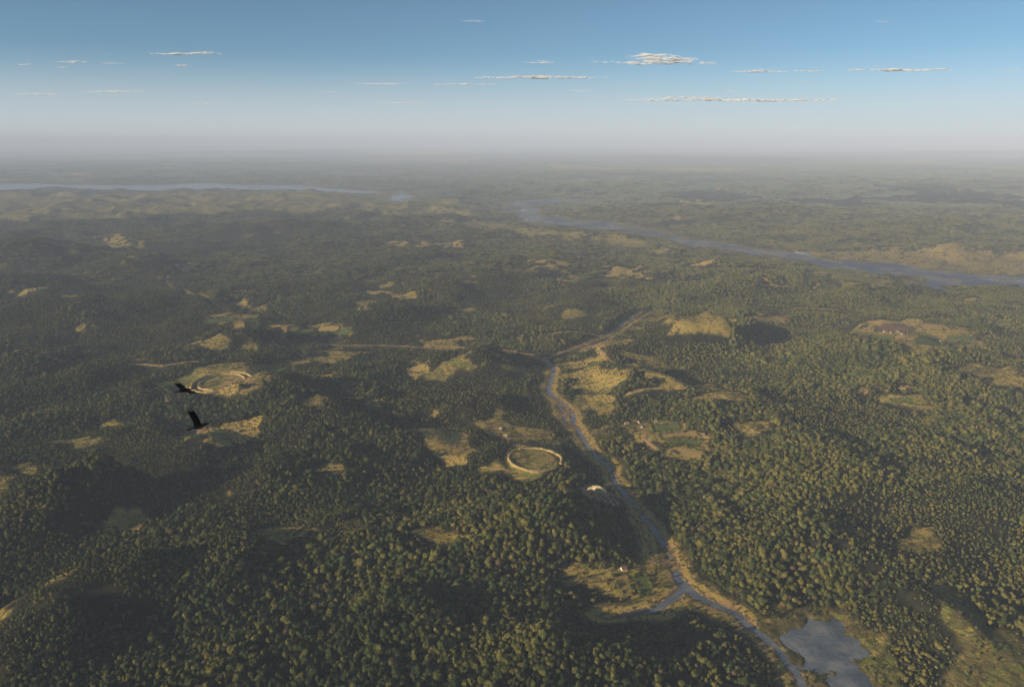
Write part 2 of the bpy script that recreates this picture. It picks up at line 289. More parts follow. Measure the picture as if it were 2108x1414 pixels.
def surf(x, y, wd):
    """dry, green, bare, clear, field colours"""
    n = len(x); dry = np.zeros(n); grn = np.zeros(n); bare = np.zeros(n); clr = np.zeros(n); fc = np.zeros((n, 3))
    k = np.clip(y / 1500, .6, 5)
    wx = x + k * 60 * (fbm(x, y, 52, 101, 4) - .5); wy = y + k * 80 * (fbm(x, y, 52, 107, 4) - .5)
    for poly, d, g, b in CLRW:
        a = np.array(poly); m = (x > a[:, 0].min() - 60) & (x < a[:, 0].max() + 60) & (y > a[:, 1].min() - 200) & (y < a[:, 1].max() + 200)
        if not m.any(): continue
        s = poly_sd(wx[m], wy[m], poly); kk = np.clip(y[m] / 1500, .6, 3)
        if d < .99 and (b < .99) and poly not in KEEP: s = s + kk * 44 * sm(.55, .65, fbm(x[m], y[m], 58, 163, 4)) - 5
        v = sm(4, -6, s)
        clr[m] = np.maximum(clr[m], v)
        for arr, q in ((dry, d), (grn, g), (bare, b)): arr[m] = arr[m] * (1 - v) + q * v
    for pts, d, g, b in STKW:
        a = np.array(pts); m = (x > a[:, 0].min() - 60) & (x < a[:, 0].max() + 60) & (y > a[:, 1].min() - 60) & (y < a[:, 1].max() + 60)
        if not m.any(): continue
        s = seg_dist(x[m] + 5 * (fbm(x[m], y[m], 20, 117, 2) - .5), y[m], pts); v = sm(2, -1.5, s)
        clr[m] = np.maximum(clr[m], sm(5, 1, s))
        for arr, q in ((dry, d), (grn, g), (bare, b)): arr[m] = arr[m] * (1 - v) + q * v
    fx = x + 3 * (fbm(x, y, 15, 121, 2) - .5); fy = y + 3 * (fbm(x, y, 15, 125, 2) - .5)
    for poly, c in FLDW:
        a = np.array(poly); m = (x > a[:, 0].min() - 30) & (x < a[:, 0].max() + 30) & (y > a[:, 1].min() - 60) & (y < a[:, 1].max() + 60)
        if not m.any(): continue
        s = poly_sd(fx[m], fy[m], poly); v = sm(1, -2, s)
        clr[m] = np.maximum(clr[m], sm(3, -1, s)); fc[m] *= (1 - v)[:, None]; fc[m, c] = np.maximum(fc[m, c], v)
    # natural glades, thin cover
    g1 = sm(.71, .76, fbm(x, y, 120, 131, 4)) * sm(.5, .6, fbm(x, y, 700, 141, 3))
    clr = np.maximum(clr, g1); dry = np.maximum(dry, g1 * .5); grn = np.maximum(grn, g1 * .4)
    # shores: shingle and sand beside the running water
    near = sm(2600, 2200, y)
    bw = 13 + 26 * fbm(x, y, 60, 151, 3) ** 1.5 + 120 * sm(3200, 3700, y) * fbm(x, y, 300, 155, 2)
    wx0, wy0 = P(1375, 1170)
    bw = bw + 40 * np.exp(-(((x - wx0 + 18) / 30) ** 2 + ((y - wy0) / 110) ** 2))
    bw = bw * (1 - .6 * sm(1900, 2300, y) * sm(3600, 3300, y))
    pdist = poly_sd(x, y, WPOLY['pond'])
    sh = sm(bw, bw * .55, wd) * (y < 12000)
    clr = np.maximum(clr, sm(bw + 3, bw, wd) * (y < 12000)); sh = sh * sm(8, 34, pdist) 
    bare = np.maximum(bare, sh * (.35 + .6 * sm(8, 2, wd)) * (near * .9 + .1)); dry = np.maximum(dry, sh * .85 * (near * .6 + .4)); grn = np.maximum(grn, sh * .3)
    return dry, grn, bare, clr, fc

# ------------------------------------------------------------------ materials
def new_mat(name):
    m = bpy.data.materials.new(name); m.use_nodes = True; n = m.node_tree
    for x in list(n.nodes): n.nodes.remove(x)
    o = n.nodes.new('ShaderNodeOutputMaterial'); b = n.nodes.new('ShaderNodeBsdfPrincipled')
    n.links.new(b.outputs[0], o.inputs[0]); b.inputs['Specular IOR Level'].default_value = .15
    b.inputs['Roughness'].default_value = .85
    return m, n, b
def N(n, t, **k):
    x = n.nodes.new(t)
    for a, v in k.items(): setattr(x, a, v)
    return x
def noise(n, scale, detail=4, rough=.55, vec=None, coord='Object'):
    if vec is None:
        c = N(n, 'ShaderNodeTexCoord'); vec = c.outputs[coord]
    t = N(n, 'ShaderNodeTexNoise'); t.inputs['Scale'].default_value = scale; t.inputs['Detail'].default_value = detail
    t.inputs['Roughness'].default_value = rough; n.links.new(vec, t.inputs['Vector']); return t.outputs['Fac']
def ramp(n, fac, stops):
    r = N(n, 'ShaderNodeValToRGB'); e = r.color_ramp.elements
    while len(e) < len(stops): e.new(.5)
    for x, (p, c) in zip(e, stops): x.position = p; x.color = (*c, 1)
    n.links.new(fac, r.inputs[0]); return r.outputs[0]
def mix(n, fac, a, b, mode='MIX'):
    m = N(n, 'ShaderNodeMix', data_type='RGBA', blend_type=mode)
    for s, v in ((m.inputs[0], fac), (m.inputs[6], a), (m.inputs[7], b)):
        if isinstance(v, bpy.types.NodeSocket): n.links.new(v, s)
        elif isinstance(v, (int, float)): s.default_value = v
        else: s.default_value = (*v, 1)
    return m.outputs[2]
def attr(n, name):
    a = N(n, 'ShaderNodeAttribute'); a.attribute_name = name; return a
def bump(n, b, h, strength, dist):
    u = N(n, 'ShaderNodeBump'); u.inputs['Strength'].default_value = strength; u.inputs['Distance'].default_value = dist
    n.links.new(h, u.inputs['Height']); n.links.new(u.outputs[0], b.inputs['Normal'])

M = {}
m, n, b = new_mat('ground'); M['ground'] = m
big = noise(n, .012, 5); med = noise(n, .06, 5, .6); fine = noise(n, .35, 4, .7)
litter = ramp(n, med, [(.3, (.014, .016, .008)), (.5, (.026, .026, .013)), (.7, (.045, .038, .02))])
farcol = ramp(n, noise(n, .0016, 7, .68), [(.3, (.06, .075, .05)), (.48, (.10, .115, .075)), (.56, (.17, .16, .10)), (.7, (.28, .24, .16))])  # far meadows, lightened further to stand in for thicker haze
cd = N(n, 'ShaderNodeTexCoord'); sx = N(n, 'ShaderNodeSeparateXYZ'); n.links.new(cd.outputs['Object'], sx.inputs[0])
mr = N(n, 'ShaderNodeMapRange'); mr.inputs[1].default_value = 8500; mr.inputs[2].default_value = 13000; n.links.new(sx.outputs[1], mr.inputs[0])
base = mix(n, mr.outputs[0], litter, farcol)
drycol = ramp(n, fine, [(.3, (.20, .12, .03)), (.5, (.44, .30, .07)), (.7, (.62, .45, .12))])
grncol = ramp(n, fine, [(.3, (.08, .095, .018)), (.55, (.20, .205, .04)), (.75, (.36, .33, .08))])
barecol = ramp(n, fine, [(.3, (.26, .13, .05)), (.5, (.44, .26, .11)), (.72, (.62, .46, .25))])
S = attr(n, 'surf'); ss = N(n, 'ShaderNodeSeparateXYZ'); n.links.new(S.outputs['Vector'], ss.inputs[0])
Fd = attr(n, 'field'); fs = N(n, 'ShaderNodeSeparateXYZ'); n.links.new(Fd.outputs['Vector'], fs.inputs[0])
cl = attr(n, 'open')
def thr(v, nz, w=.07):                            # break the edge of a cover type with noise
    v2 = N(n, 'ShaderNodeMath', operation='MULTIPLY_ADD'); n.links.new(v, v2.inputs[0]); v2.inputs[1].default_value = .42; v2.inputs[2].default_value = .28
    a = N(n, 'ShaderNodeMath', operation='ADD'); n.links.new(v2.outputs[0], a.inputs[0]); n.links.new(nz, a.inputs[1])
    r = N(n, 'ShaderNodeMapRange'); r.inputs[1].default_value = 1 - w; r.inputs[2].default_value = 1 + w; n.links.new(a.outputs[0], r.inputs[0]); return r.outputs[0]
meadow = ramp(n, med, [(.3, (.06, .055, .018)), (.5, (.14, .11, .04)), (.7, (.26, .19, .07))])
med2 = noise(n, .035, 6, .7); med3 = noise(n, .09, 5, .7)
c = mix(n, thr(ss.outputs[1], med2), meadow, grncol)
c = mix(n, thr(ss.outputs[0], med3), c, drycol)
c = mix(n, thr(ss.outputs[2], med), c, barecol)
tz = N(n, 'ShaderNodeMath', operation='MULTIPLY_ADD'); n.links.new(med, tz.inputs[0]); tz.inputs[1].default_value = 4.5; n.links.new(sx.outputs[2], tz.inputs[2])
tm = N(n, 'ShaderNodeMath', operation='PINGPONG'); n.links.new(tz.outputs[0], tm.inputs[0]); tm.inputs[1].default_value = 1.3
tl_ = N(n, 'ShaderNodeMapRange'); tl_.inputs[1].default_value = .42; tl_.inputs[2].default_value = .12; tl_.inputs[4].default_value = .75; n.links.new(tm.outputs[0], tl_.inputs[0])
c = mix(n, tl_.outputs[0], c, (.05, .052, .018))       # scrub on old terrace banks
c = mix(n, cl.outputs['Fac'], base, c)
c = mix(n, fs.outputs[0], c, ramp(n, fine, [(.3, (.27, .17, .05)), (.7, (.42, .29, .10))]))
c = mix(n, fs.outputs[1], c, ramp(n, fine, [(.3, (.06, .08, .02)), (.7, (.15, .17, .045))]))
c = mix(n, fs.outputs[2], c, ramp(n, fine, [(.3, (.12, .07, .045)), (.7, (.22, .13, .085))]))
n.links.new(c, b.inputs['Base Color']); b.inputs['Specular IOR Level'].default_value = .05
bump(n, b, fine, .9, 2.6)

m, n, b = new_mat('water'); M['water'] = m
b.inputs['Base Color'].default_value = (.045, .055, .055, 1); b.inputs['Specular IOR Level'].default_value = .5; b.inputs['IOR'].default_value = 1.33
w = noise(n, .22, 4, .6); bump(n, b, w, .6, 1.2)
silt_sky = ramp(n, noise(n, .03, 4), [(.35, (.08, .098, .12)), (.5, (.13, .145, .16)), (.66, (.23, .225, .21))]); n.links.new(silt_sky, b.inputs['Base Color'])  # silty water, raised and blued as a painted sky reflection
rr = N(n, 'ShaderNodeMapRange'); rr.inputs[3].default_value = .12; rr.inputs[4].default_value = .4; n.links.new(noise(n, .05, 3), rr.inputs[0]); n.links.new(rr.outputs[0], b.inputs['Roughness'])

m, n, b = new_mat('shallows'); M['shallows'] = m
b.inputs['Specular IOR Level'].default_value = .22; b.inputs['IOR'].default_value = 1.25; b.inputs['Roughness'].default_value = .45
mc = N(n, 'ShaderNodeTexCoord'); mm = N(n, 'ShaderNodeMapping'); mm.inputs['Scale'].default_value = (.004, .0022, .01); n.links.new(mc.outputs['Object'], mm.inputs[0])
n.links.new(ramp(n, noise(n, 1.0, 6, .68, mm.outputs[0]), [(.38, (.05, .06, .085)), (.5, (.09, .095, .115)), (.545, (.24, .17, .11)), (.60, (.10, .11, .13)), (.66, (.5, .5, .5))]), b.inputs['Base Color'])
bump(n, b, noise(n, .1, 4), .6, 3)

def leaf_mat(name, stops, trans=.0):
    m, n, b = new_mat(name)
    oi = N(n, 'ShaderNodeObjectInfo'); ge = N(n, 'ShaderNodeNewGeometry')
    big = noise(n, .006, 4, .6, ge.outputs['Position']); sml = noise(n, .55, 3, .6, ge.outputs['Position'])
    a = N(n, 'ShaderNodeMath', operation='MULTIPLY_ADD'); n.links.new(oi.outputs['Random'], a.inputs[0]); a.inputs[1].default_value = .55; n.links.new(big, a.inputs[2])
    a2 = N(n, 'ShaderNodeMath', operation='SUBTRACT'); n.links.new(a.outputs[0], a2.inputs[0]); a2.inputs[1].default_value = .27
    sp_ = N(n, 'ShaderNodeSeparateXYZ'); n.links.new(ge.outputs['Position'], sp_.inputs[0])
    st_ = N(n, 'ShaderNodeMapRange'); st_.inputs[1].default_value = -500; st_.inputs[2].default_value = 700; st_.inputs[3].default_value = -.13; st_.inputs[4].default_value = .06; n.links.new(sp_.outputs[0], st_.inputs[0])  # leaves darken towards the left, dimmer light there put into their colour
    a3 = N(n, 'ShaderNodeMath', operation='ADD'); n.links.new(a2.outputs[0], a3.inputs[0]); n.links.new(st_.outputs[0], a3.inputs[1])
    c = ramp(n, a3.outputs[0], stops)
    v = ramp(n, sml, [(.36, (.5, .5, .5)), (.66, (1.15, 1.15, 1.1))]); c = mix(n, 1.0, c, v, 'MULTIPLY')
    n.links.new(c, b.inputs['Base Color']); b.inputs['Specular IOR Level'].default_value = .12; b.inputs['Roughness'].default_value = .7
    return m
OLIVE = [(.10, (.024, .038, .013)), (.36, (.058, .070, .018)), (.58, (.130, .124, .028)), (.80, (.205, .170, .042)), (.96, (.12, .145, .030))]
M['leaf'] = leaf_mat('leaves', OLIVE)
M['leaf_hazed'] = leaf_mat('leaves_hazed', [(.1, (.075, .10, .060)), (.45, (.12, .145, .080)), (.8, (.19, .19, .10))])  # paler leaves for the far woods, haze put into the colour
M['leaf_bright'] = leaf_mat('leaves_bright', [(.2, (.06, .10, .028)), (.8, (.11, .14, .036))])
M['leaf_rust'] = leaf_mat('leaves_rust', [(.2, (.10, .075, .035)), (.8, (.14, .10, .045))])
m, n, b = new_mat('bark'); M['bark'] = m
n.links.new(ramp(n, noise(n, 3.0), [(.3, (.05, .038, .026)), (.7, (.14, .11, .085))]), b.inputs['Base Color'])
m, n, b = new_mat('earth_bank'); M['bank'] = m
n.links.new(ramp(n, noise(n, .28, 5, .65), [(.3, (.16, .12, .045)), (.5, (.36, .25, .09)), (.7, (.52, .38, .17))]), b.inputs['Base Color']); bump(n, b, noise(n, .9, 4), .7, .8)
m, n, b = new_mat('chalky_rock'); M['rock'] = m
n.links.new(ramp(n, noise(n, .25, 5, .7), [(.3, (.28, .19, .08)), (.5, (.46, .36, .18)), (.7, (.62, .54, .34))]), b.inputs['Base Color']); bump(n, b, noise(n, .6, 5), 1, 1.5)
def wall_mat(name, a, c, s=1.2):
    m, n, b = new_mat(name); n.links.new(ramp(n, noise(n, s, 4, .7), [(.3, a), (.7, c)]), b.inputs['Base Color']); bump(n, b, noise(n, s * 2), .5, .15); M[name] = m
wall_mat('limewash', (.62, .58, .5), (.82, .79, .72)); wall_mat('rubble_stone', (.26, .22, .17), (.46, .40, .32), 2.0)
wall_mat('thatch', (.15, .075, .045), (.27, .14, .085)); wall_mat('brown_thatch', (.20, .14, .075), (.33, .24, .13)); wall_mat('timber', (.05, .03, .02), (.1, .065, .04))
m, n, b = new_mat('feathers'); M['feathers'] = m
n.links.new(ramp(n, noise(n, 14), [(.3, (.004, .004, .004)), (.7, (.012, .011, .010))]), b.inputs['Base Color']); b.inputs['Roughness'].default_value = .8

# ------------------------------------------------------------------ ground: one sheet to the horizon
rows = [260.0]
while rows[-1] < 95000: rows.append(rows[-1] * (1.0042 if rows[-1] < 3000 else 1.006 if rows[-1] < 12000 else 1.012))
ys = np.array(rows); nu = 760
us = np.linspace(-1, 1, nu); us = us * (.78 + .22 * us * us)
Y = np.repeat(ys, nu); X = np.tile(us, len(ys)) * (Y * 1.05 + 260)
WD = water_sd(X, Y); Z = height(X, Y, WD)
dry, grn, bare, clr, fc = surf(X, Y, WD)
nr = len(ys); me = bpy.data.meshes.new('ground')
me.vertices.add(len(X)); me.vertices.foreach_set('co', np.stack([X, Y, Z], 1).astype(np.float32).ravel())
i = (np.arange(nr - 1)[:, None] * nu + np.arange(nu - 1)[None]).ravel()
q = np.stack([i, i + 1, i + nu + 1, i + nu], 1).astype(np.int32)
me.loops.add(q.size); me.loops.foreach_set('vertex_index', q.ravel())
me.polygons.add(len(q)); me.polygons.foreach_set('loop_start', np.arange(len(q), dtype=np.int32) * 4)
me.polygons.foreach_set('use_smooth', np.ones(len(q), bool)); me.update(calc_edges=True)
for nm, a in (('surf', np.stack([dry, grn, bare], 1)), ('field', fc)):
    at = me.attributes.new(nm, 'FLOAT_VECTOR', 'POINT'); at.data.foreach_set('vector', a.astype(np.float32).ravel())
at = me.attributes.new('open', 'FLOAT', 'POINT'); at.data.foreach_set('value', clr.astype(np.float32))
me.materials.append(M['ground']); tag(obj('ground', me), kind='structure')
print('ground', len(X))

# ------------------------------------------------------------------ water
def sheet(name, verts, faces, z, mat='water'):
    o = obj(name, mesh_from(name, [(a, b_, z) for a, b_ in verts], faces, [M[mat]])); return tag(o, kind='structure')
def ribbon(name, pts, z, extra=14):
    v = []; f = []
    for k, (x, y, w_) in enumerate(pts):
        a = pts[max(k - 1, 0)]; c_ = pts[min(k + 1, len(pts) - 1)]; t = Vector((c_[0] - a[0], c_[1] - a[1])).normalized()
        e = w_ + extra; v += [(x - t.y * e, y + t.x * e), (x + t.y * e, y - t.x * e)]
    for k in range(len(pts) - 1): f.append((2 * k, 2 * k + 1, 2 * k + 3, 2 * k + 2))
    return sheet(name, v, f, z)
for k, (nm, cs) in enumerate((('river', COURSES[0]), ('side_stream', COURSES[1]), ('braided_stream', COURSES[2]), ('upper_stream', COURSES[3]))): ribbon(nm, cs, -.02 * k)
for k, (nm, key, z) in enumerate((('wide_river', 'wide_river', .03), ('lake', 'lake', .0), ('oxbow_lake', 'oxbow', .0), ('pond', 'pond', .03))):
    p = np.array(WPOLY[key]); lo = p.min(0); hi = p.max(0); pad = 8 if key == 'pond' else 60
    sheet(nm, [(lo[0] - pad, lo[1] - pad), (hi[0] + pad, lo[1] - pad), (hi[0] + pad, hi[1] + pad), (lo[0] - pad, hi[1] + pad)], [(0, 1, 2, 3)], z, 'shallows' if key == 'wide_river' else 'water')

# ------------------------------------------------------------------ trees
def crown_mesh(name, seed, mat, nleaf=260, lumps=9, R0=4.0, hz=4.6, z0=7.6, cuts=3):
    rg = np.random.default_rng(seed)
    import bmesh
    bm = bmesh.new(); bmesh.ops.create_icosphere(bm, subdivisions=cuts, radius=1)
    L = [(rg.normal(size=3)) for _ in range(lumps)]; L = [l / np.linalg.norm(l) for l in L]; La = rg.uniform(.15, .45, lumps)
    tilt = rg.uniform(.85, 1.15, 2)
    for v in bm.verts:
        d = np.array(v.co); r = .64
        for l, a in zip(L, La): r += a * math.exp(-((1 - d @ l) / .16))
        r *= 1 + .16 * math.sin(9 * d[0] + seed) * math.sin(8 * d[1] + 2 * seed) * math.sin(7 * d[2])
        zz = d[2] * r * hz
        if zz < 0: zz *= .7
        v.co = (d[0] * r * R0 * tilt[0], d[1] * r * R0 * tilt[1], z0 + zz)
    V = [tuple(v.co) for v in bm.verts]; Fc = [tuple(x.index for x in f.verts) for f in bm.faces]
    ctr = np.array((0, 0, z0)); base = list(V)
    for _ in range(nleaf):
        p = np.array(base[rg.integers(len(base))]); out = p - ctr; out /= np.linalg.norm(out) + 1e-6
        if out[2] < -.5: continue
        p = p + out * rg.uniform(-.15, .4) + rg.normal(size=3) * .2
        nn = out * .8 + rg.normal(size=3) * .7; nn /= np.linalg.norm(nn)
        a = np.cross(nn, rg.normal(size=3)); a /= np.linalg.norm(a); b_ = np.cross(nn, a); s1, s2 = rg.uniform(.3, .65, 2)
        k = len(V); V += [tuple(p + a * s1), tuple(p + b_ * s2), tuple(p - a * s1 * .8), tuple(p - b_ * s2)]; Fc.append((k, k + 1, k + 2, k + 3))
    bm.free(); return mesh_from(name, V, Fc, [mat], False)
def trunk_mesh(name, seed, h=6.0):
    rg = np.random.default_rng(seed); V = []; Fc = []
    def tube(pts, rs, s=6):
        k0 = len(V)
        for j, (p, r) in enumerate(zip(pts, rs)):
            for q_ in range(s): V.append((p[0] + r * math.cos(q_ * 2 * math.pi / s), p[1] + r * math.sin(q_ * 2 * math.pi / s), p[2]))
        for j in range(len(pts) - 1):
            for q_ in range(s): Fc.append((k0 + j * s + q_, k0 + j * s + (q_ + 1) % s, k0 + (j + 1) * s + (q_ + 1) % s, k0 + (j + 1) * s + q_))
    tube([(0, 0, -.6), (.1, 0, 1.5), (0, .15, 3.4), (.1, .1, h)], [.42, .3, .22, .1])
    for k in range(4):
        a = k * 1.6 + rg.uniform(-.4, .4); c_, s_ = math.cos(a), math.sin(a)
        tube([(0, 0, 2.8 + .3 * k), (c_ * 1.2, s_ * 1.2, 4.2 + .3 * k), (c_ * 2.5, s_ * 2.5, 5.4 + .3 * k)], [.16, .11, .05], 5)
    return mesh_from(name, V, Fc, [M['bark']])
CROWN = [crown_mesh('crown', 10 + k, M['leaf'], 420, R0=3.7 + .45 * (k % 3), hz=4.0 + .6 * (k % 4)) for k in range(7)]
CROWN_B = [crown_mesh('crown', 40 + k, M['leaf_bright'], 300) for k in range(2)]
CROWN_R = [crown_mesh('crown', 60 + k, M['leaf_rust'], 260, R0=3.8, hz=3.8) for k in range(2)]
TRUNK = [trunk_mesh('trunk', 5 + k) for k in range(3)]
def join_mesh(name, parts):                        # [(mesh, scale, (x, y, z), angle)]
    V = []; Fc = []; mi = []; mats = []
    for me_, s, off, ang in parts:
        k0 = len(V); ca, sa = math.cos(ang), math.sin(ang)
        a = np.empty(len(me_.vertices) * 3); me_.vertices.foreach_get('co', a); a = a.reshape(-1, 3) * s
        V += [(p[0] * ca - p[1] * sa + off[0], p[0] * sa + p[1] * ca + off[1], p[2] + off[2]) for p in a]
        if me_.materials[0] not in mats: mats.append(me_.materials[0])
        q_ = mats.index(me_.materials[0])
        for f in me_.polygons: Fc.append(tuple(k0 + v for v in f.vertices)); mi.append(q_)
    o = mesh_from(name, V, Fc, mats); o.polygons.foreach_set('material_index', mi); return o
SRC = bpy.data.collections.new('woodland_sources')             # sources for the stuff objects
def src(col, nm, me_):
    o = bpy.data.objects.new(nm, me_); col.objects.link(o)
def source_collection(name, meshes):
    col = bpy.data.collections.new(name)
    for k, me_ in enumerate(meshes): src(col, '%s_%02d' % (name, k), me_)
    return col
allc = CROWN + CROWN_B + CROWN_R
COL1 = source_collection('tree_source', [join_mesh('tree', [(c_, 1, (0, 0, 0), 0), (TRUNK[k % 3], 1, (0, 0, 0), 0)]) for k, c_ in enumerate(allc)])
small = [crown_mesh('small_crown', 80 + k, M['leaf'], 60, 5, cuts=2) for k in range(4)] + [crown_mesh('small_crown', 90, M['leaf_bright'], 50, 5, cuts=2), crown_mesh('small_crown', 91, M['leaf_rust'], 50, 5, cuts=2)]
small_hazed = [crown_mesh('small_crown', 140 + k, M['leaf_hazed'], 40, 5, cuts=2) for k in range(6)]
def patch(k, n_, size, kinds=None):
    rg = np.random.default_rng(200 + k); g = int(math.sqrt(n_)); parts = []
    for a in range(g):
        for b_ in range(g):
            s = rg.uniform(.55, 1.05); mm = (kinds or small)[rg.choice(6, p=[.22, .22, .22, .22, .06, .06])]
            parts.append((mm, s, ((a + .5) / g * size - size / 2 + rg.uniform(-2.4, 2.4), (b_ + .5) / g * size - size / 2 + rg.uniform(-2.4, 2.4), rg.uniform(-1.5, .5)), rg.uniform(0, 6.28)))
    return join_mesh('patch', parts)
COL2 = source_collection('grove_source', [patch(k, 9, 20) for k in range(7)])
COL3 = source_collection('wood_source', [patch(20 + k, 16, 30) for k in range(7)])
COL4 = source_collection('plain_wood_source', [patch(40 + k, 16, 30, small_hazed) for k in range(7)])
BUSH = source_collection('bush_source', [crown_mesh('bush', 120 + k, [M['leaf'], M['leaf_bright'], M['leaf_rust'], M['leaf']][k], 40, 5, R0=1.5, hz=1.3, z0=.5, cuts=2) for k in range(4)])

def scatter(name, pts, col, label, zc, smin=None):
    x, y, z, s, vi = pts
    me_ = bpy.data.meshes.new(name); me_.vertices.add(len(x)); me_.vertices.foreach_set('co', np.stack([x, y, z], 1).astype(np.float32).ravel())
    at = me_.attributes.new('sc', 'FLOAT', 'POINT'); at.data.foreach_set('value', s.astype(np.float32))
    at = me_.attributes.new('vi', 'INT', 'POINT'); at.data.foreach_set('value', vi.astype(np.int32))
    at = me_.attributes.new('rot', 'FLOAT', 'POINT'); at.data.foreach_set('value', rng.uniform(0, 6.28, len(x)).astype(np.float32))
    o = obj(name, me_); tag(o, label, zc, kind='stuff')
    g = bpy.data.node_groups.new(name, 'GeometryNodeTree')
    g.interface.new_socket('Geometry', in_out='INPUT', socket_type='NodeSocketGeometry'); g.interface.new_socket('Geometry', in_out='OUTPUT', socket_type='NodeSocketGeometry')
    gi = g.nodes.new('NodeGroupInput'); go = g.nodes.new('NodeGroupOutput'); ip = g.nodes.new('GeometryNodeInstanceOnPoints')
    ci = g.nodes.new('GeometryNodeCollectionInfo'); ci.inputs['Collection'].default_value = col; ci.inputs['Separate Children'].default_value = True; ci.inputs['Reset Children'].default_value = True
    def na(nm, t):
        k = g.nodes.new('GeometryNodeInputNamedAttribute'); k.data_type = t; k.inputs[0].default_value = nm; return [q_ for q_ in k.outputs if q_.enabled][0]
    cx = g.nodes.new('ShaderNodeCombineXYZ'); g.links.new(na('rot', 'FLOAT'), cx.inputs[2])
    L = g.links.new
    L(gi.outputs[0], ip.inputs['Points']); L(ci.outputs[0], ip.inputs['Instance']); ip.inputs['Pick Instance'].default_value = True
    L(na('vi', 'INT'), ip.inputs['Instance Index']); L(cx.outputs[0], ip.inputs['Rotation']); L(na('sc', 'FLOAT'), ip.inputs['Scale']); L(ip.outputs[0], go.inputs[0])
    md = o.modifiers.new('scatter', 'NODES'); md.node_group = g
    return o
def grid(y0, y1, sp, wide=.76, marg=220):
    gy = np.arange(y0, y1, sp * .93); out = []
    for k, yy in enumerate(gy):
        w_ = wide * yy + marg; out.append(np.stack([np.arange(-w_ + (k % 2) * sp / 2, w_, sp), np.full(len(np.arange(-w_ + (k % 2) * sp / 2, w_, sp)), yy)], 1))
    a = np.concatenate(out); return a[:, 0] + rng.uniform(-.42, .42, len(a)) * sp, a[:, 1] + rng.uniform(-.42, .42, len(a)) * sp
def size_field(x, y): return .62 + .75 * sm(.3, .7, fbm(x, y, 260, 171, 3))
def forest(y0, y1, sp, clim=.5, sgap=.0):
    x, y = grid(y0, y1, sp); wd = water_sd(x, y); _, _, _, clr_, fc_ = surf(x, y, wd); wd0 = wd
    ln = np.hypot(x, y)
    for k_ in (.5, 1.0):                          # the wood stands back from clearings and banks on the side it is seen from
        q_ = 8.5 * k_ / H; x2, y2 = x + x * q_, y + y * q_
        w2 = water_sd(x2, y2); clr_ = np.maximum(clr_, surf(x2, y2, w2)[3]); wd = np.minimum(wd, w2)
    keep = (clr_ < clim) & (wd > 3)
    thin = fbm(x, y, 55, 181, 3); keep &= ~((thin < .40) & (rng.random(len(x)) < .6))
    t = (clr_ >= clim) & (wd > 6) & (fc_.max(1) < .3) & (rng.random(len(x)) < .02 + .07 * (fbm(x, y, 30, 191, 2) > .58))
    for r in RINGS: t &= ring_t(x, y, r) > 1.5
    for r in RINGS: keep &= ring_t(x, y, r) > 1.2
    keep |= t
    x, y, wd0 = x[keep], y[keep], wd0[keep]; return x, y, height(x, y, wd0)
x, y, z = forest(380, 3300, 5.6)
edge = np.zeros(len(x), bool)
for d_ in (9, 19, 30):                                 # trees sunward of clearings and banks, shrunk so their shadows leave them lit
    xe, ye = x + DX * d_, y + DY * d_; we = water_sd(xe, ye); edge |= (surf(xe, ye, we)[3] > .5) | (we < 5)
s = size_field(x, y) * rng.uniform(.55, 1.25, len(x)) * .70
s = s * np.where(rng.random(len(x)) < .035, 1.45, 1)
s = np.where(edge, np.minimum(s, .62) * rng.uniform(.5, .9, len(x)), s)
kind = rng.random(len(x)); cl_b = fbm(x, y, 90, 201, 3) > .64
vi = rng.integers(0, 7, len(x)); vi = np.where((kind < .02) | (cl_b & (kind < .22)), rng.integers(7, 9, len(x)), vi); vi = np.where(kind > .96, rng.integers(9, 11, len(x)), vi)
# the 300 that show largest stand as trees of their own
def proj(x, y, z):
    dy, dz = y, z - H; dep = dy * CP - dz * SP; up = dy * SP + dz * CP
    return W0 / 2 + F * x / dep, H0 / 2 - F * up / dep, dep
px, py, dep = proj(x, y, z + 6 * s)
vis = (px > 4) & (px < W0 - 4) & (py > 0) & (py < H0 - 3)
size = np.where(vis, s / dep, -1); order = np.argsort(-size)[:300]
order = order[np.argsort(px[order])]
single = np.zeros(len(x), bool); single[order] = True
scatter('near_woodland', (x[~single], y[~single], z[~single] - .3, s[~single], vi[~single]), COL1, 'dense olive green woodland covering the hills either side of the narrow river', 'woodland')
print('trees', len(x))
PROTO = {}
hue = {0: 'olive green', 1: 'bright green', 2: 'rusty brown'}
for i_ in order:
    v_ = int(vi[i_]); hu = 0 if v_ < 7 else 1 if v_ < 9 else 2
    t = empty('broadleaf_tree', (float(x[i_]), float(y[i_]), float(z[i_]) - .3), random.uniform(0, 6.28)); t.scale = (float(s[i_]),) * 3
    obj('crown', allc[v_], t); obj('trunk', TRUNK[v_ % 3], t)
    X_, Y_ = px[i_], py[i_]
    where = ('in the far left of' if X_ < 420 else 'left of centre in' if X_ < 850 else 'in the middle of' if X_ < 1250 else 'left of the river in' if X_ < 1650 else 'right of the pond in')
    big_ = 'large' if s[i_] > 1.12 else 'small' if s[i_] < .85 else 'medium sized'
    tag(t, '%s %s rounded tree %s the nearest woodland' % (big_, hue[hu], where), 'tree', '%s %s trees %s the nearest woodland' % (big_, hue[hu], where))
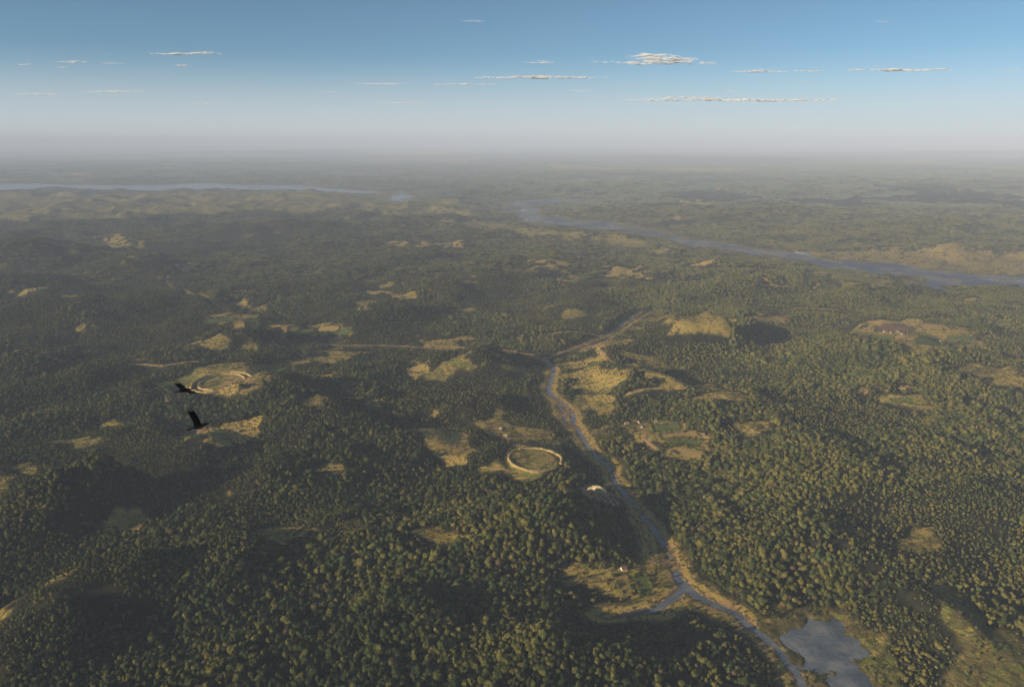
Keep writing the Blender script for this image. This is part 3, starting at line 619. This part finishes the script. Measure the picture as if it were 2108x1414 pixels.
# hedges, scrub
hx, hy = [], []
for poly, c_ in FLDW:
    for (x0, y0), (x1, y1) in zip(poly, poly[1:] + poly[:1]):
        L_ = math.hypot(x1 - x0, y1 - y0); k = int(L_ / 3.6)
        for j in range(k):
            if random.random() < .72: f_ = (j + random.random()) / max(k, 1); hx.append(x0 + (x1 - x0) * f_ + random.uniform(-1.5, 1.5)); hy.append(y0 + (y1 - y0) * f_ + random.uniform(-1.5, 1.5))
hx = np.array(hx); hy = np.array(hy)
gx, gy = grid(400, 2400, 8.5); wdg = water_sd(gx, gy); _, _, bar_, clg, fcg = surf(gx, gy, wdg)
pb = (clg > .4) & (fcg.max(1) < .2) & (wdg > 2) & (rng.random(len(gx)) < .25 + .5 * (fbm(gx, gy, 40, 211, 3) > .52))
for r in RINGS: pb &= (ring_t(gx, gy, r) > 1.25) | (rng.random(len(gx)) < .1)
gx, gy = gx[pb], gy[pb]
ax = np.concatenate([hx, gx]); ay = np.concatenate([hy, gy]); sc_ = np.concatenate([rng.uniform(.9, 2.2, len(hx)), rng.uniform(.4, 1.5, len(gx))])
scatter('scrub', (ax, ay, height(ax, ay) - .2, sc_, rng.integers(0, 4, len(ax))), BUSH, 'low bushes and hedges dotted over the clearings and between the fields', 'scrub')
for nm, y0, y1, sp, col, ms, lb in (('mid_woodland', 3300, 5600, 18.5, COL2, 1.0, 'hazy green woodland in the middle distance below the wide river'),
                                   ('river_woodland', 5600, 7000, 28, COL3, 1.0, 'hazy woodland lining the wide river'),
                                   ('far_woodland', 7000, 10500, 28, COL4, 1.0, 'pale hazy woodland on the plain beyond the wide river'),
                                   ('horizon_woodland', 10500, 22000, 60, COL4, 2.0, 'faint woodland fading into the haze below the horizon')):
    x, y, z = forest(y0, y1, sp, .45)
    k = fbm(x, y, 900, 221, 4) + (0 if y0 < 9000 else .02); kk = (k > (.30 if y0 < 6000 else .40 if y0 < 9000 else .47)); x, y, z = x[kk], y[kk], z[kk]
    scatter(nm, (x, y, z - .5, rng.uniform(.8, 1.15, len(x)) * ms * (1 if y0 > 5000 else .95), rng.integers(0, 7, len(x))), col, lb, 'woodland'); print(nm, len(x))

# ------------------------------------------------------------------ ring banks
def rampart(name, r, f, gap, hgt, width, label, mat):
    V = []; Fc = []; prof = [(-1, -.8), (-.55, .75), (-.2, 1), (.2, 1), (.55, .6), (1, -.9)]; nseg = 150; used = []
    ths = [th for th in np.linspace(0, 2 * math.pi, nseg + 1)[:-1]]
    ok = [all(abs((th - g + math.pi) % (2 * math.pi) - math.pi) > w_ for g, w_ in gap) for th in ths]
    xs, ys_ = [], []
    for th in ths:
        wob = 1 + .018 * math.sin(3 * th + 1) + .012 * math.sin(7 * th)
        for o_, _ in prof:
            rr_ = (r['rx'] * f * wob + o_ * width, r['ry'] * f * wob + o_ * width); xs.append(r['c'][0] + rr_[0] * math.cos(th)); ys_.append(r['c'][1] + rr_[1] * math.sin(th))
    zs = height(np.array(xs), np.array(ys_)); k = 0; P_ = len(prof)
    mid = zs.reshape(-1, P_).max(1)
    for j, th in enumerate(ths):
        for o_, h_ in prof:
            hh = hgt * (.45 + .85 * float(vnoise(np.array([xs[k]]), np.array([ys_[k]]), 9, 5)[0]))
            zz = mid[j] + hh * h_ if h_ > 0 else zs[k] + h_; V.append((xs[k], ys_[k], zz)); k += 1
    for j in range(nseg):
        j2 = (j + 1) % nseg
        if not (ok[j] and ok[j2]): continue
        for p_ in range(P_ - 1): Fc.append((j * P_ + p_, j * P_ + p_ + 1, j2 * P_ + p_ + 1, j2 * P_ + p_))
        for jj, js in ((j, (j - 1) % nseg), (j2, (j2 + 1) % nseg)):
            if not ok[js]: Fc.append(tuple(jj * P_ + p_ for p_ in range(P_)))
    o = obj(name, mesh_from(name, V, Fc, [mat])); tag(o, label, 'earth bank'); return o
RA, RB = RINGS
rampart('ring_bank', RB, 1.0, [(2.25, .07), (-.5, .16)], 2.7, 3.6, 'golden earth bank ringing the round enclosure beside the narrow river', M['bank'])
rampart('ring_bank', RA, .76, [(-2.6, .05), (-1.4, .1)], 3.2, 3.6, 'inner ring bank of the double banked enclosure above the birds', M['bank'])
rampart('ring_bank', RA, 1.0, [(1.9, .2), (-1.2, .08)], 3.4, 3.8, 'outer ring bank of the double banked enclosure above the birds', M['bank'])

# ------------------------------------------------------------------ houses
def box(x0, x1, y0, y1, z0, z1):
    return [(x0, y0, z0), (x1, y0, z0), (x1, y1, z0), (x0, y1, z0), (x0, y0, z1), (x1, y0, z1), (x1, y1, z1), (x0, y1, z1)], [(0, 3, 2, 1), (4, 5, 6, 7), (0, 1, 5, 4), (1, 2, 6, 5), (2, 3, 7, 6), (3, 0, 4, 7)]
def house(px_, py_, L_, style, label, rz, group=None):
    x_, y_ = P(px_, py_); z_ = float(height(x_, y_)[0]); a, b_ = L_ / 2, 2.9; eh, rh = 2.6, 5.2
    t = empty('longhouse', (x_, y_, z_), rz); tag(t, label, 'house', group)
    wm = M['limewash'] if style == 'white' else M['rubble_stone']
    V = [(-a, -b_, -1), (a, -b_, -1), (a, b_, -1), (-a, b_, -1), (-a, -b_, eh), (a, -b_, eh), (a, b_, eh), (-a, b_, eh), (-a, 0, rh - .15), (a, 0, rh - .15)]
    obj('wall', mesh_from('wall', V, [(0, 1, 5, 4), (2, 3, 7, 6), (3, 0, 4, 8, 7), (1, 2, 6, 9, 5)], [wm]), t)
    o_, e = .35, .55; V = []
    for xx in (-a - o_, a + o_):
        V += [(xx, -b_ - e, eh - .5), (xx, 0, rh + .1), (xx, b_ + e, eh - .5), (xx, b_ + e, eh - .85), (xx, 0, rh - .3), (xx, -b_ - e, eh - .85)]
    Fc = [(0, 6, 7, 1), (1, 7, 8, 2), (2, 8, 9, 3), (3, 9, 10, 4), (4, 10, 11, 5), (5, 11, 6, 0), (0, 1, 4, 5), (1, 2, 3, 4), (6, 11, 10, 7), (7, 10, 9, 8)]
    obj('roof', mesh_from('roof', V, Fc, [M['thatch'] if style != 'stone' else M['brown_thatch']]), t)
    v, f = box(-.5, .5, -b_ - .08, -b_ + .1, 0, 1.9); obj('door', mesh_from('door', v, f, [M['timber']]), t)
    for xx in (-a * .55, a * .55):
        v, f = box(xx - .35, xx + .35, -b_ - .06, -b_ + .1, 1, 1.7); obj('window', mesh_from('window', v, f, [M['timber']]), t)
HL = ['stone longhouse with pale gable beside the brown clearing under the lower bird', 'white gabled longhouse with red roof on the meadow west of the river fork',
 'stone longhouse on the track just above the round enclosure', 'leftmost stone house of the hamlet east of the river', 'small upper stone hut at the hamlet track east of the river',
 'small lower stone hut at the hamlet track east of the river', 'stone house above the green field of the hamlet', 'stone house at the right end of the golden field',
 'first red roofed house from the left on the broad right hand clearing', 'second red roofed house from the left on the broad right hand clearing', 'third red roofed house from the left on the broad right hand clearing',
 'fourth red roofed house from the left on the broad right hand clearing', 'fifth red roofed house from the left on the broad right hand clearing', 'lone red roofed house among the strips right of the broad clearing',
 'small stone hut at the end of the golden strip below the curved scar', 'small stone hut above the stone longhouse near the round enclosure', 'tiny stone hut at the wood edge below the round enclosure']
for k, ((a, b_, L_, st), lb) in enumerate(zip(HOUSES, HL)): house(a, b_, L_, st, lb, R([8, 20, -35, 12, 50, 40, 5, 0, 10, 25, -10, 15, 30, 5, 20, -30, 10][k]), 'longhouses scattered over the clearings')

# chalky scar above the river, and loose rocks
def boulder(px_, py_, s, label, group, seed, mat):
    import bmesh
    bm = bmesh.new(); bmesh.ops.create_icosphere(bm, subdivisions=3, radius=1); rg = np.random.default_rng(seed); ph = rg.uniform(0, 6, 6)
    for v in bm.verts:
        d = v.co; r_ = 1 + .22 * math.sin(3.1 * d.x + ph[0]) * math.sin(2.7 * d.y + ph[1]) + .14 * math.sin(6 * d.z + ph[2]) * math.sin(7 * d.x + ph[3]) + .08 * math.sin(13 * d.y + ph[4])
        v.co = (d.x * r_ * s[0], d.y * r_ * s[1], d.z * r_ * s[2])
    me_ = bpy.data.meshes.new('rock_outcrop'); bm.to_mesh(me_); bm.free(); me_.materials.append(mat)
    x_, y_ = P(px_, py_); o = obj('rock_outcrop', me_); o.location = (x_, y_, float(height(x_, y_)[0])); o.rotation_euler = (0, 0, R(-38)); tag(o, label, 'rock', group)
boulder(1226, 1012, (24, 9, 10), 'pale cream rock scar on the slope above the narrow river', None, 3, M['rock'])
boulder(1208, 1004, (5, 3.4, 3), 'small pale rock at the upper left end of the cream scar', None, 5, M['rock'])
boulder(1858, 800, (8, 3, 2), 'pale rock at the right tip of the curved brown scar', None, 8, M['bank'])

# ------------------------------------------------------------------ clouds
m = bpy.data.materials.new('cloud'); M['cloud'] = m; m.use_nodes = True; n = m.node_tree; n.nodes.clear()
o_ = N(n, 'ShaderNodeOutputMaterial'); df = N(n, 'ShaderNodeBsdfDiffuse'); tl = N(n, 'ShaderNodeBsdfTranslucent'); tp = N(n, 'ShaderNodeBsdfTransparent'); m1 = N(n, 'ShaderNodeMixShader'); m2 = N(n, 'ShaderNodeMixShader')
df.inputs[0].default_value = (1, 1, 1, 1); tl.inputs[0].default_value = (1, 1, 1, 1); m1.inputs[0].default_value = .45
n.links.new(df.outputs[0], m1.inputs[1]); n.links.new(tl.outputs[0], m1.inputs[2]); n.links.new(tp.outputs[0], m2.inputs[1]); n.links.new(m1.outputs[0], m2.inputs[2]); n.links.new(m2.outputs[0], o_.inputs[0])
tcn = N(n, 'ShaderNodeTexCoord'); mpn = N(n, 'ShaderNodeMapping'); mpn.inputs['Scale'].default_value = (.0009, .0009, .009); n.links.new(tcn.outputs['Object'], mpn.inputs[0])
nz = noise(n, 1.0, 5, .6, mpn.outputs[0]); va = attr(n, 'core')
ad = N(n, 'ShaderNodeMath', operation='MULTIPLY'); n.links.new(nz, ad.inputs[0]); n.links.new(va.outputs['Fac'], ad.inputs[1])
ra = N(n, 'ShaderNodeMapRange'); ra.interpolation_type = 'SMOOTHSTEP'; ra.inputs[1].default_value = .05; ra.inputs[2].default_value = .55; ra.inputs[4].default_value = .85; n.links.new(ad.outputs[0], ra.inputs[0]); n.links.new(ra.outputs[0], m2.inputs[0])
CALT = 2600.0
def cloud(name, px_, py_, w_, h_, label, dens=1.0, seed=0, layers=5):
    """a streak of flattened billows drifting at one height"""
    import bmesh
    u, dy, dz = ray(px_, py_); t = CALT / dz; cx_, cyy_ = u * t, dy * t; dep_ = t
    Wm, Hm = w_ * dep_ / F, h_ * dep_ / F; rg = np.random.default_rng(300 + seed); V = []; Fc = []; core = []
    bm = bmesh.new(); bmesh.ops.create_icosphere(bm, subdivisions=2, radius=1); bv = [tuple(v.co) for v in bm.verts]; bf = [tuple(q_.index for q_ in f.verts) for f in bm.faces]; bm.free()
    if h_ > 12: rows_ = [(rg.uniform(-.5, .5) * (.3 + abs(z_)), z_, rg.uniform(.25, .6) * (1.2 - abs(z_ + .12) * 1.4), .10) for z_ in rg.uniform(-.45, .5, 9)] + [(-.1, -.22, 1.0, .13), (.12, -.34, .75, .13)]
    else: rows_ = [(rg.uniform(-.1, .1), 0, 1.0, .42), (rg.uniform(-.5, .5), rg.uniform(-.5, .6), .4, .25), (rg.uniform(-.6, .6), rg.uniform(-.5, .6), .3, .2)]
    for rx_, rz_, rl_, rh_ in rows_:
        hh = Hm * rh_; nb = int(min(200, max(12, rl_ * Wm / hh * .5))); ph = rg.uniform(0, 6, 3)
        for k in range(nb):
            q_ = rg.uniform(-1, 1); env = (1 - q_ * q_) ** .8 * (.45 + .55 * (.5 + .5 * math.sin(q_ * 9 + ph[0])) * (.5 + .5 * math.sin(q_ * 21 + ph[1])) ** .5)
            rr_ = hh * (.25 + .75 * env) * rg.uniform(.75, 1.05)
            ox = rx_ * Wm * .5 + q_ * Wm * .5 * rl_; oz = rz_ * Hm + rg.normal() * hh * .14 + .12 * hh * math.sin(q_ * 5 + ph[2]); oy = rg.uniform(-1, 1) * Wm * .05
            k0 = len(V); p0 = rg.uniform(0, 6, 3); st_ = rg.uniform(4, 9)
            for d in bv:
                r_ = 1 + .25 * math.sin(4 * d[0] + p0[0]) * math.sin(4 * d[1] + p0[1])
                V.append((ox + d[0] * rr_ * st_ * r_, oy + d[1] * rr_ * .9 * r_, oz + d[2] * rr_ * r_ * .8))
                core.append(dens * abs(d[1]) * (1 - .4 * abs(d[0])) * (.6 + .4 * env))
            Fc += [tuple(k0 + i for i in f) for f in bf]
    me_ = mesh_from(name, V, Fc, [M['cloud']], True); at_ = me_.attributes.new('core', 'FLOAT', 'POINT'); at_.data.foreach_set('value', np.array(core, np.float32))
    o = obj(name, me_); o.location = (cx_, cyy_, H + CALT); tag(o, label, 'cloud', 'thin clouds streaking the sky'); return o
CL = [(1360,122,270,26,1.0,'large layered white cloud high right of centre'),(385,111,150,6,.9,'bright thin cloud high above the left quarter'),(146,128,66,4,.9,'short bright cloud in the upper left'),
 (232,131,50,3,.5,'faint little cloud right of the short bright upper left cloud'),(376,135,36,4,.7,'small wisp just under the bright thin left cloud'),(128,139,30,3,.5,'tiny wisp under the short bright upper left cloud'),
 (50,133,36,3,.5,'faint wisp at the upper left edge of the sky'),(78,194,100,4,.7,'low pinkish streak at the left edge of the sky'),(235,189,120,4,.8,'low pinkish double streak above the left horizon'),
 (430,213,70,3,.7,'short low pinkish streak left of centre'),(683,190,40,3,.7,'tiny low streak left of the middle of the sky'),(790,173,115,4,.7,'thin streak left of the middle of the sky'),(955,174,140,4,.9,'thin bright streak in the middle of the sky'),
 (1110,160,270,7,1.2,'long bright streak right above the middle of the horizon'),(820,212,115,3,.6,'faint low streak under the middle of the sky'),(1105,129,80,6,.5,'soft faint cloud left of the large layered cloud'),
 (1195,187,64,4,.4,'faint smudge under the long bright middle streak'),(1490,206,460,8,1.2,'longest low cream streak above the right horizon'),(1556,148,125,6,.8,'ragged streak right below the large layered cloud'),
 (1664,147,64,5,.8,'short cloud between two streaks on the right'),(1840,144,220,8,1.0,'long bright cloud in the right part of the sky'),(2085,145,70,3,.8,'thin streak cut by the right edge of the sky'),(1659,169,24,3,.6,'tiny wisp below the short right hand cloud'),
 (1503,189,34,3,.4,'tiny faint wisp above the longest low streak'),(1960,183,60,3,.3,'faint smudge low in the right sky'),(1820,45,40,3,.4,'tiny faint wisp near the top right of the sky'),(972,44,60,4,.4,'small faint pair of wisps at the top of the sky')]
for k, (a, b_, c_, d_, e_, lb) in enumerate(CL): cloud('cloud', a, b_, c_, d_ * (1 if d_ > 12 else .85), lb, e_ * (1.0 if d_ > 12 else 1.6), k)

# ------------------------------------------------------------------ birds
def bird(name, loc, span, rot, spread, label, neck=1.0):
    """one continuous body: fuselage lofted head to tail, wings with fingered tips. +Y is forward"""
    V = []; Fc = []; s = 10
    st = [(.50, .006, .004), (.47, .018, -.004), (.43, .034, .0), (.38, .036, .0), (.32, .034, 0), (.24, .062, 0), (.12, .088, -.008), (-.02, .088, -.008), (-.16, .062, 0), (-.26, .045, .0), (-.34, .06, .004), (-.46, .085, .006), (-.52, .08, .006)]
    for j, (yy, r_, zz) in enumerate(st):
        flat = 1 if j < 8 else [1, .7, .3, .12, .08][j - 8]; wide = 1
        for k in range(s):
            a = 2 * math.pi * k / s; V.append((r_ * wide * math.cos(a), yy, zz + r_ * flat * math.sin(a)))
    for j in range(len(st) - 1):
        for k in range(s): Fc.append((j * s + k, j * s + (k + 1) % s, (j + 1) * s + (k + 1) % s, (j + 1) * s + k))
    Fc.append(tuple(range(s))); Fc.append(tuple((len(st) - 1) * s + k for k in range(s))[::-1])
    for sd in (-1, 1):
        el, tipz, sweep = spread[0 if sd < 0 else 1]
        def pt(t, c_):       # t root..tip, c_ lead..trail
            xx = sd * (.04 + .96 * t) ; chord = .34 * (1 - .1 * t) if t < .75 else .31 * (1 - (t - .75) * .6)
            lead = .17 + .10 * math.sin(min(t, .5) * math.pi) - sweep * max(0, t - .4); zz = el * t + tipz * t * t
            return (xx, lead - c_ * chord, zz)
        k0 = len(V); cols = 8; rows_ = [0, .12, .5, 1]; T = [i / cols * .74 for i in range(cols + 1)]
        for t in T:
            for c_ in rows_:
                p_ = pt(t, c_); th = .020 * (1 - t * .7) * (1 if c_ in (.12, .5) else .25); V.append((p_[0], p_[1], p_[2] + th)); V.append((p_[0], p_[1], p_[2] - th))
        w_ = len(rows_) * 2
        for i in range(cols):
            for c_ in range(len(rows_) - 1):
                a = k0 + i * w_ + 2 * c_; Fc.append((a, a + 2, a + 2 + w_, a + w_)); Fc.append((a + 1, a + 1 + w_, a + 3 + w_, a + 3))
            a = k0 + i * w_; Fc.append((a, a + w_, a + w_ + 1, a + 1)); a += 6; Fc.append((a, a + 1, a + w_ + 1, a + w_))
        for f_ in range(6):   # finger feathers
            c0, c1 = f_ / 6, (f_ + .8) / 6; a_ = pt(.72, c0); b2 = pt(.72, c1); tl = .30 - .035 * f_; ang = (.35 - f_ * .27)
            tip = (a_[0] + sd * tl * math.cos(ang), (a_[1] + b2[1]) / 2 + tl * math.sin(ang) * .8, a_[2] + (el + tipz) * tl * 1.2 + .03)
            mid_ = tuple((u_ + v_) / 2 for u_, v_ in zip(tip, a_)); mid2 = tuple((u_ + v_) / 2 for u_, v_ in zip(tip, b2)); k1 = len(V)
            for p_ in (a_, b2, mid2, tip, mid_): V.append((p_[0], p_[1], p_[2] + .006)); V.append((p_[0], p_[1], p_[2] - .006))
            Fc.append((k1, k1 + 2, k1 + 4, k1 + 6, k1 + 8)); Fc.append((k1 + 1, k1 + 9, k1 + 7, k1 + 5, k1 + 3))
            for q_ in range(5): q2 = (q_ + 1) % 5; Fc.append((k1 + 2 * q_, k1 + 2 * q_ + 1, k1 + 2 * q2 + 1, k1 + 2 * q2))
    V = [(v[0] * span / 2, v[1] * span / 2, v[2] * span / 2) for v in V]
    o = obj(name, mesh_from(name, V, Fc, [M['feathers']])); o.location = loc; o.rotation_euler = rot; tag(o, label, 'bird', 'dark birds gliding over the forest'); return o
def at_depth(px_, py_, d_):
    u, dy, dz = ray(px_, py_); return (u * d_, dy * d_, H + dz * d_)
def pose(xa, za):
    """turn from the directions of the right wing and the back, given as right, up, near"""
    bs = [Vector((1, 0, 0)), Vector((0, SP, CP)), Vector((0, -CP, SP))]
    X_ = sum((c * b_ for c, b_ in zip(xa, bs)), Vector()).normalized(); Z_ = sum((c * b_ for c, b_ in zip(za, bs)), Vector())
    Z_ = (Z_ - X_ * Z_.dot(X_)).normalized(); Y_ = Z_.cross(X_)
    return Matrix((X_, Y_, Z_)).transposed().to_euler()
bird('bird', at_depth(379, 804, 45), 2.3, pose((31, -8, 24), (2, 38, 9)), [(.12, .1, .1), (.0, .05, .1)], 'upper black bird gliding level below the double ring enclosure')
bird('bird', at_depth(408, 878, 42), 2.3, pose((30, -10.5, 24), (3, 37.5, 13.6)), [(.55, .1, .1), (.5, .1, .2)], 'lower black bird with its wings raised in a steep V')

# ------------------------------------------------------------------ haze
V, Fc = box(-130000, 130000, -3000, 110000, -4, H + 200)
hz = obj('haze', mesh_from('haze', V, Fc)); tag(hz, 'pale morning haze thickening towards the horizon', 'haze', kind='stuff')
m = bpy.data.materials.new('haze'); m.use_nodes = True; n = m.node_tree; n.nodes.clear()
o = n.nodes.new('ShaderNodeOutputMaterial'); pv = n.nodes.new('ShaderNodeVolumePrincipled'); n.links.new(pv.outputs[0], o.inputs['Volume'])
pv.inputs['Color'].default_value = (.72, .805, .985, 1); pv.inputs['Density'].default_value = .000052; pv.inputs['Anisotropy'].default_value = -.12
hz.data.materials.append(m)
